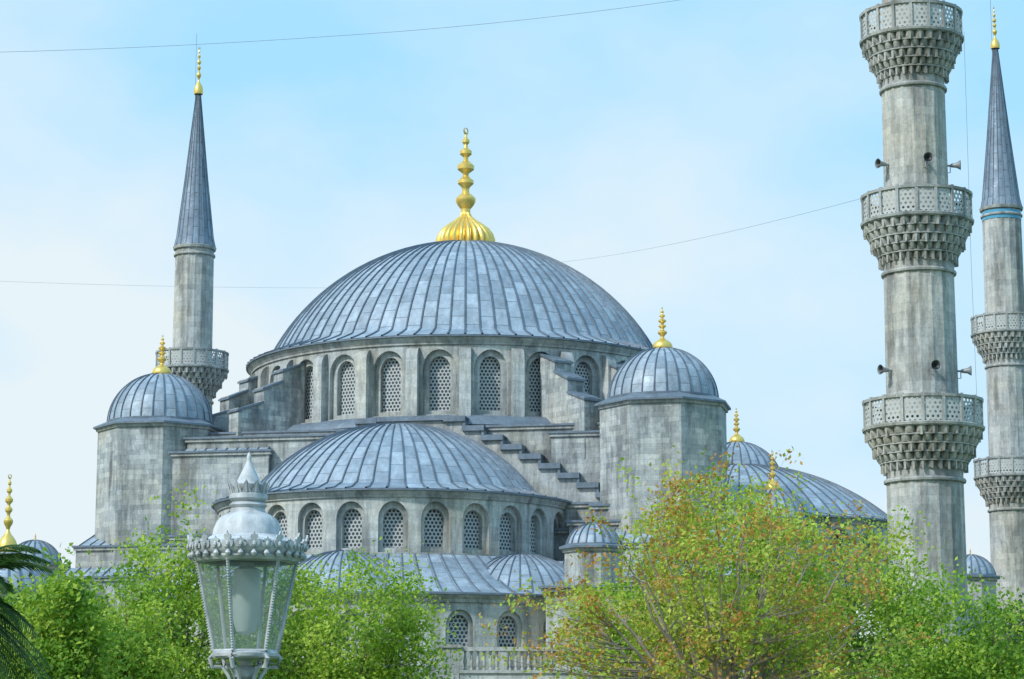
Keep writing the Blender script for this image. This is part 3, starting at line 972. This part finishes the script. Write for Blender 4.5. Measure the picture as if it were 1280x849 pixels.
# left group
tree('linden_tree', 212, 652, 60, 2.0, 3.8, 280, 70, 0.12, 0.30, [LIME, LIME, GREEN], 3, lumps=.4)
tree('linden_tree', 150, 722, 56, 1.7, 2.6, 180, 70, 0.12, 0.30, [LIME, LIME, GREEN], 8, lumps=.4)
tree('linden_tree', 345, 692, 64, 2.2, 3.2, 220, 70, 0.12, 0.32, [LIME, LIME, GREEN], 31, lumps=.35)
tree('linden_tree', 450, 702, 62, 2.3, 3.1, 290, 70, 0.12, 0.32, [LIME, LIME, LIME, GREEN], 14, lumps=.4, gap=-.2)
tree('chestnut_tree', 75, 716, 52, 1.4, 2.5, 180, 75, 0.14, 0.28, [GREEN, GREEN, LIME], 17, lumps=.35)
tree('chestnut_tree', 10, 705, 60, 1.9, 3.0, 190, 75, 0.14, 0.3, [GREEN, GREEN, DKGREEN], 19, lumps=.35)
tree('chestnut_tree', 1195, 734, 60, 2.5, 2.9, 290, 75, 0.13, 0.3, [GREEN, LIME, GREEN], 27, lumps=.3)
tree('chestnut_tree', 1290, 742, 64, 2.3, 2.7, 190, 75, 0.13, 0.3, [GREEN, LIME, DKGREEN], 29, lumps=.3)

# palm on the left edge
def palm():
    cpt = at(-70, 742, 34)
    par = empty('palm_tree', (cpt.x, 34, 0))
    mb = MB()
    tube(mb, [(cpt.x, 34, 0), (cpt.x + .04, 34, cpt.z * .5), (cpt.x, 34, cpt.z)], [.2, .16, .18], 12)
    mb.obj('trunk', [BARK], par)
    mb = MB()
    R = random.Random(4)
    for k in range(44):
        az = 2 * pi * k / 44 + R.uniform(-.1, .1)
        el = R.uniform(-.5, 1.1)
        Lf = R.uniform(1.75, 2.2)
        d = Vector((math.cos(az), math.sin(az), 0))
        P = []
        for i in range(15):
            t = i / 14
            P.append(cpt + d * (Lf * t * math.cos(el * .8)) + Vector((0, 0, Lf * (math.sin(el) * t - .55 * t * t))))
        tube(mb, P, [.02 * (1 - i / 16) for i in range(15)], 5, 0)
        side = Vector((-d.y, d.x, 0))
        for i in range(1, 56):
            t = i / 56
            x = t * 14
            q = P[int(x)].lerp(P[min(14, int(x) + 1)], x - int(x))
            tang = (P[min(14, int(x) + 1)] - P[int(x)]).normalized()
            l = .42 * math.sin(pi * min(.97, t * .85 + .12)) + .05
            for sgn in (-1, 1):
                dirl = (side * sgn * .8 + tang * .75 + Vector((0, 0, -.25 + R.uniform(-.12, .12)))).normalized()
                w = tang * .014
                mb.face([q - w, q + w, q + dirl * l * .6 + w * .8, q + dirl * l - Vector((0, 0, .03)), q + dirl * l * .6 - w * .8], [(0, 0)] * 5, 0)
    mb.obj('fronds', [DKGREEN], par)
palm()

# ------------------------------------------------------------------ ground
mb = MB()
mb.face([(-3000, -3000, 0), (3000, -3000, 0), (3000, 3000, 0), (-3000, 3000, 0)], [(0, 0), (1, 0), (1, 1), (0, 1)])
g, nt, bs, out = newmat('grass_ground')
tc = N(nt, 'ShaderNodeTexCoord')
col = mixc(nt, 'MIX', noisen(nt, tc.outputs['Object'], .3, 6, .6), (.05, .09, .025), (.12, .16, .05))
nt.links.new(col, bs.inputs['Base Color'])
bs.inputs['Roughness'].default_value = .95
mb.obj('ground', [g])

# ------------------------------------------------------------------ sky, sun, camera
sv = Vector((-0.80, -0.66, 0.9)).normalized()
el = math.asin(sv.z)
az = math.atan2(sv.x, sv.y)
w = bpy.data.worlds.new('World')
sc.world = w
w.use_nodes = True
nt = w.node_tree
bg = nt.nodes['Background']
sky = nt.nodes.new('ShaderNodeTexSky')
sky.sky_type = 'NISHITA'
sky.sun_disc = False
sky.sun_elevation = el
sky.sun_rotation = az
sky.dust_density = 1.5
tc = nt.nodes.new('ShaderNodeTexCoord')
air = mixc(nt, 'MIX', 0.85, sky.outputs[0], (3.3, 6.4, 9.0))
f = noisen(nt, tc.outputs['Generated'], 4.2, 6, .5, (1, 1, 1.6))
sep = N(nt, 'ShaderNodeSeparateXYZ')
nt.links.new(tc.outputs['Generated'], sep.inputs[0])
def mad(x, m, a):
    n = N(nt, 'ShaderNodeMath', operation='MULTIPLY_ADD')
    nt.links.new(x, n.inputs[0])
    n.inputs[1].default_value = m
    if isinstance(a, float): n.inputs[2].default_value = a
    else: nt.links.new(a, n.inputs[2])
    return n.outputs[0]
g0 = mad(f, 1.5, -0.25)
g1 = mad(sep.outputs['X'], -0.5, g0)      # thicker cirrus to the west
g2 = mad(sep.outputs['Z'], -2.0, g1)      # haze thickens toward the horizon
g3 = mad(g2, 1.0, 0.46)
cl = ramp(nt, g3, [(0.25, 0.0), (0.75, 1.0)])
col = mixc(nt, 'MIX', cl, air, (6.15, 6.95, 7.35))
nt.links.new(col, bg.inputs[0])
bg.inputs[1].default_value = 0.13

sl = bpy.data.lights.new('sun', 'SUN')
sl.energy = 3.0
sl.angle = math.radians(4.0)
sl.color = (1.0, 0.965, 0.91)
so = bpy.data.objects.new('sun', sl)
so.rotation_euler = (-sv).to_track_quat('-Z', 'Y').to_euler()
so.location = (-60, -40, 90)
sc.collection.objects.link(so)

cam = bpy.data.cameras.new('camera')
cam.sensor_width = 36
cam.lens = 36 * FPX / 1280
cam.clip_end = 6000
cam.clip_start = 0.1
co = bpy.data.objects.new('camera', cam)
co.location = (0, 0, EYE)
co.rotation_euler = (pi / 2 + PITCH, 0, 0)
sc.collection.objects.link(co)
sc.camera = co
sc.view_settings.view_transform = 'Standard'
sc.view_settings.look = 'None'
sc.view_settings.exposure = 0
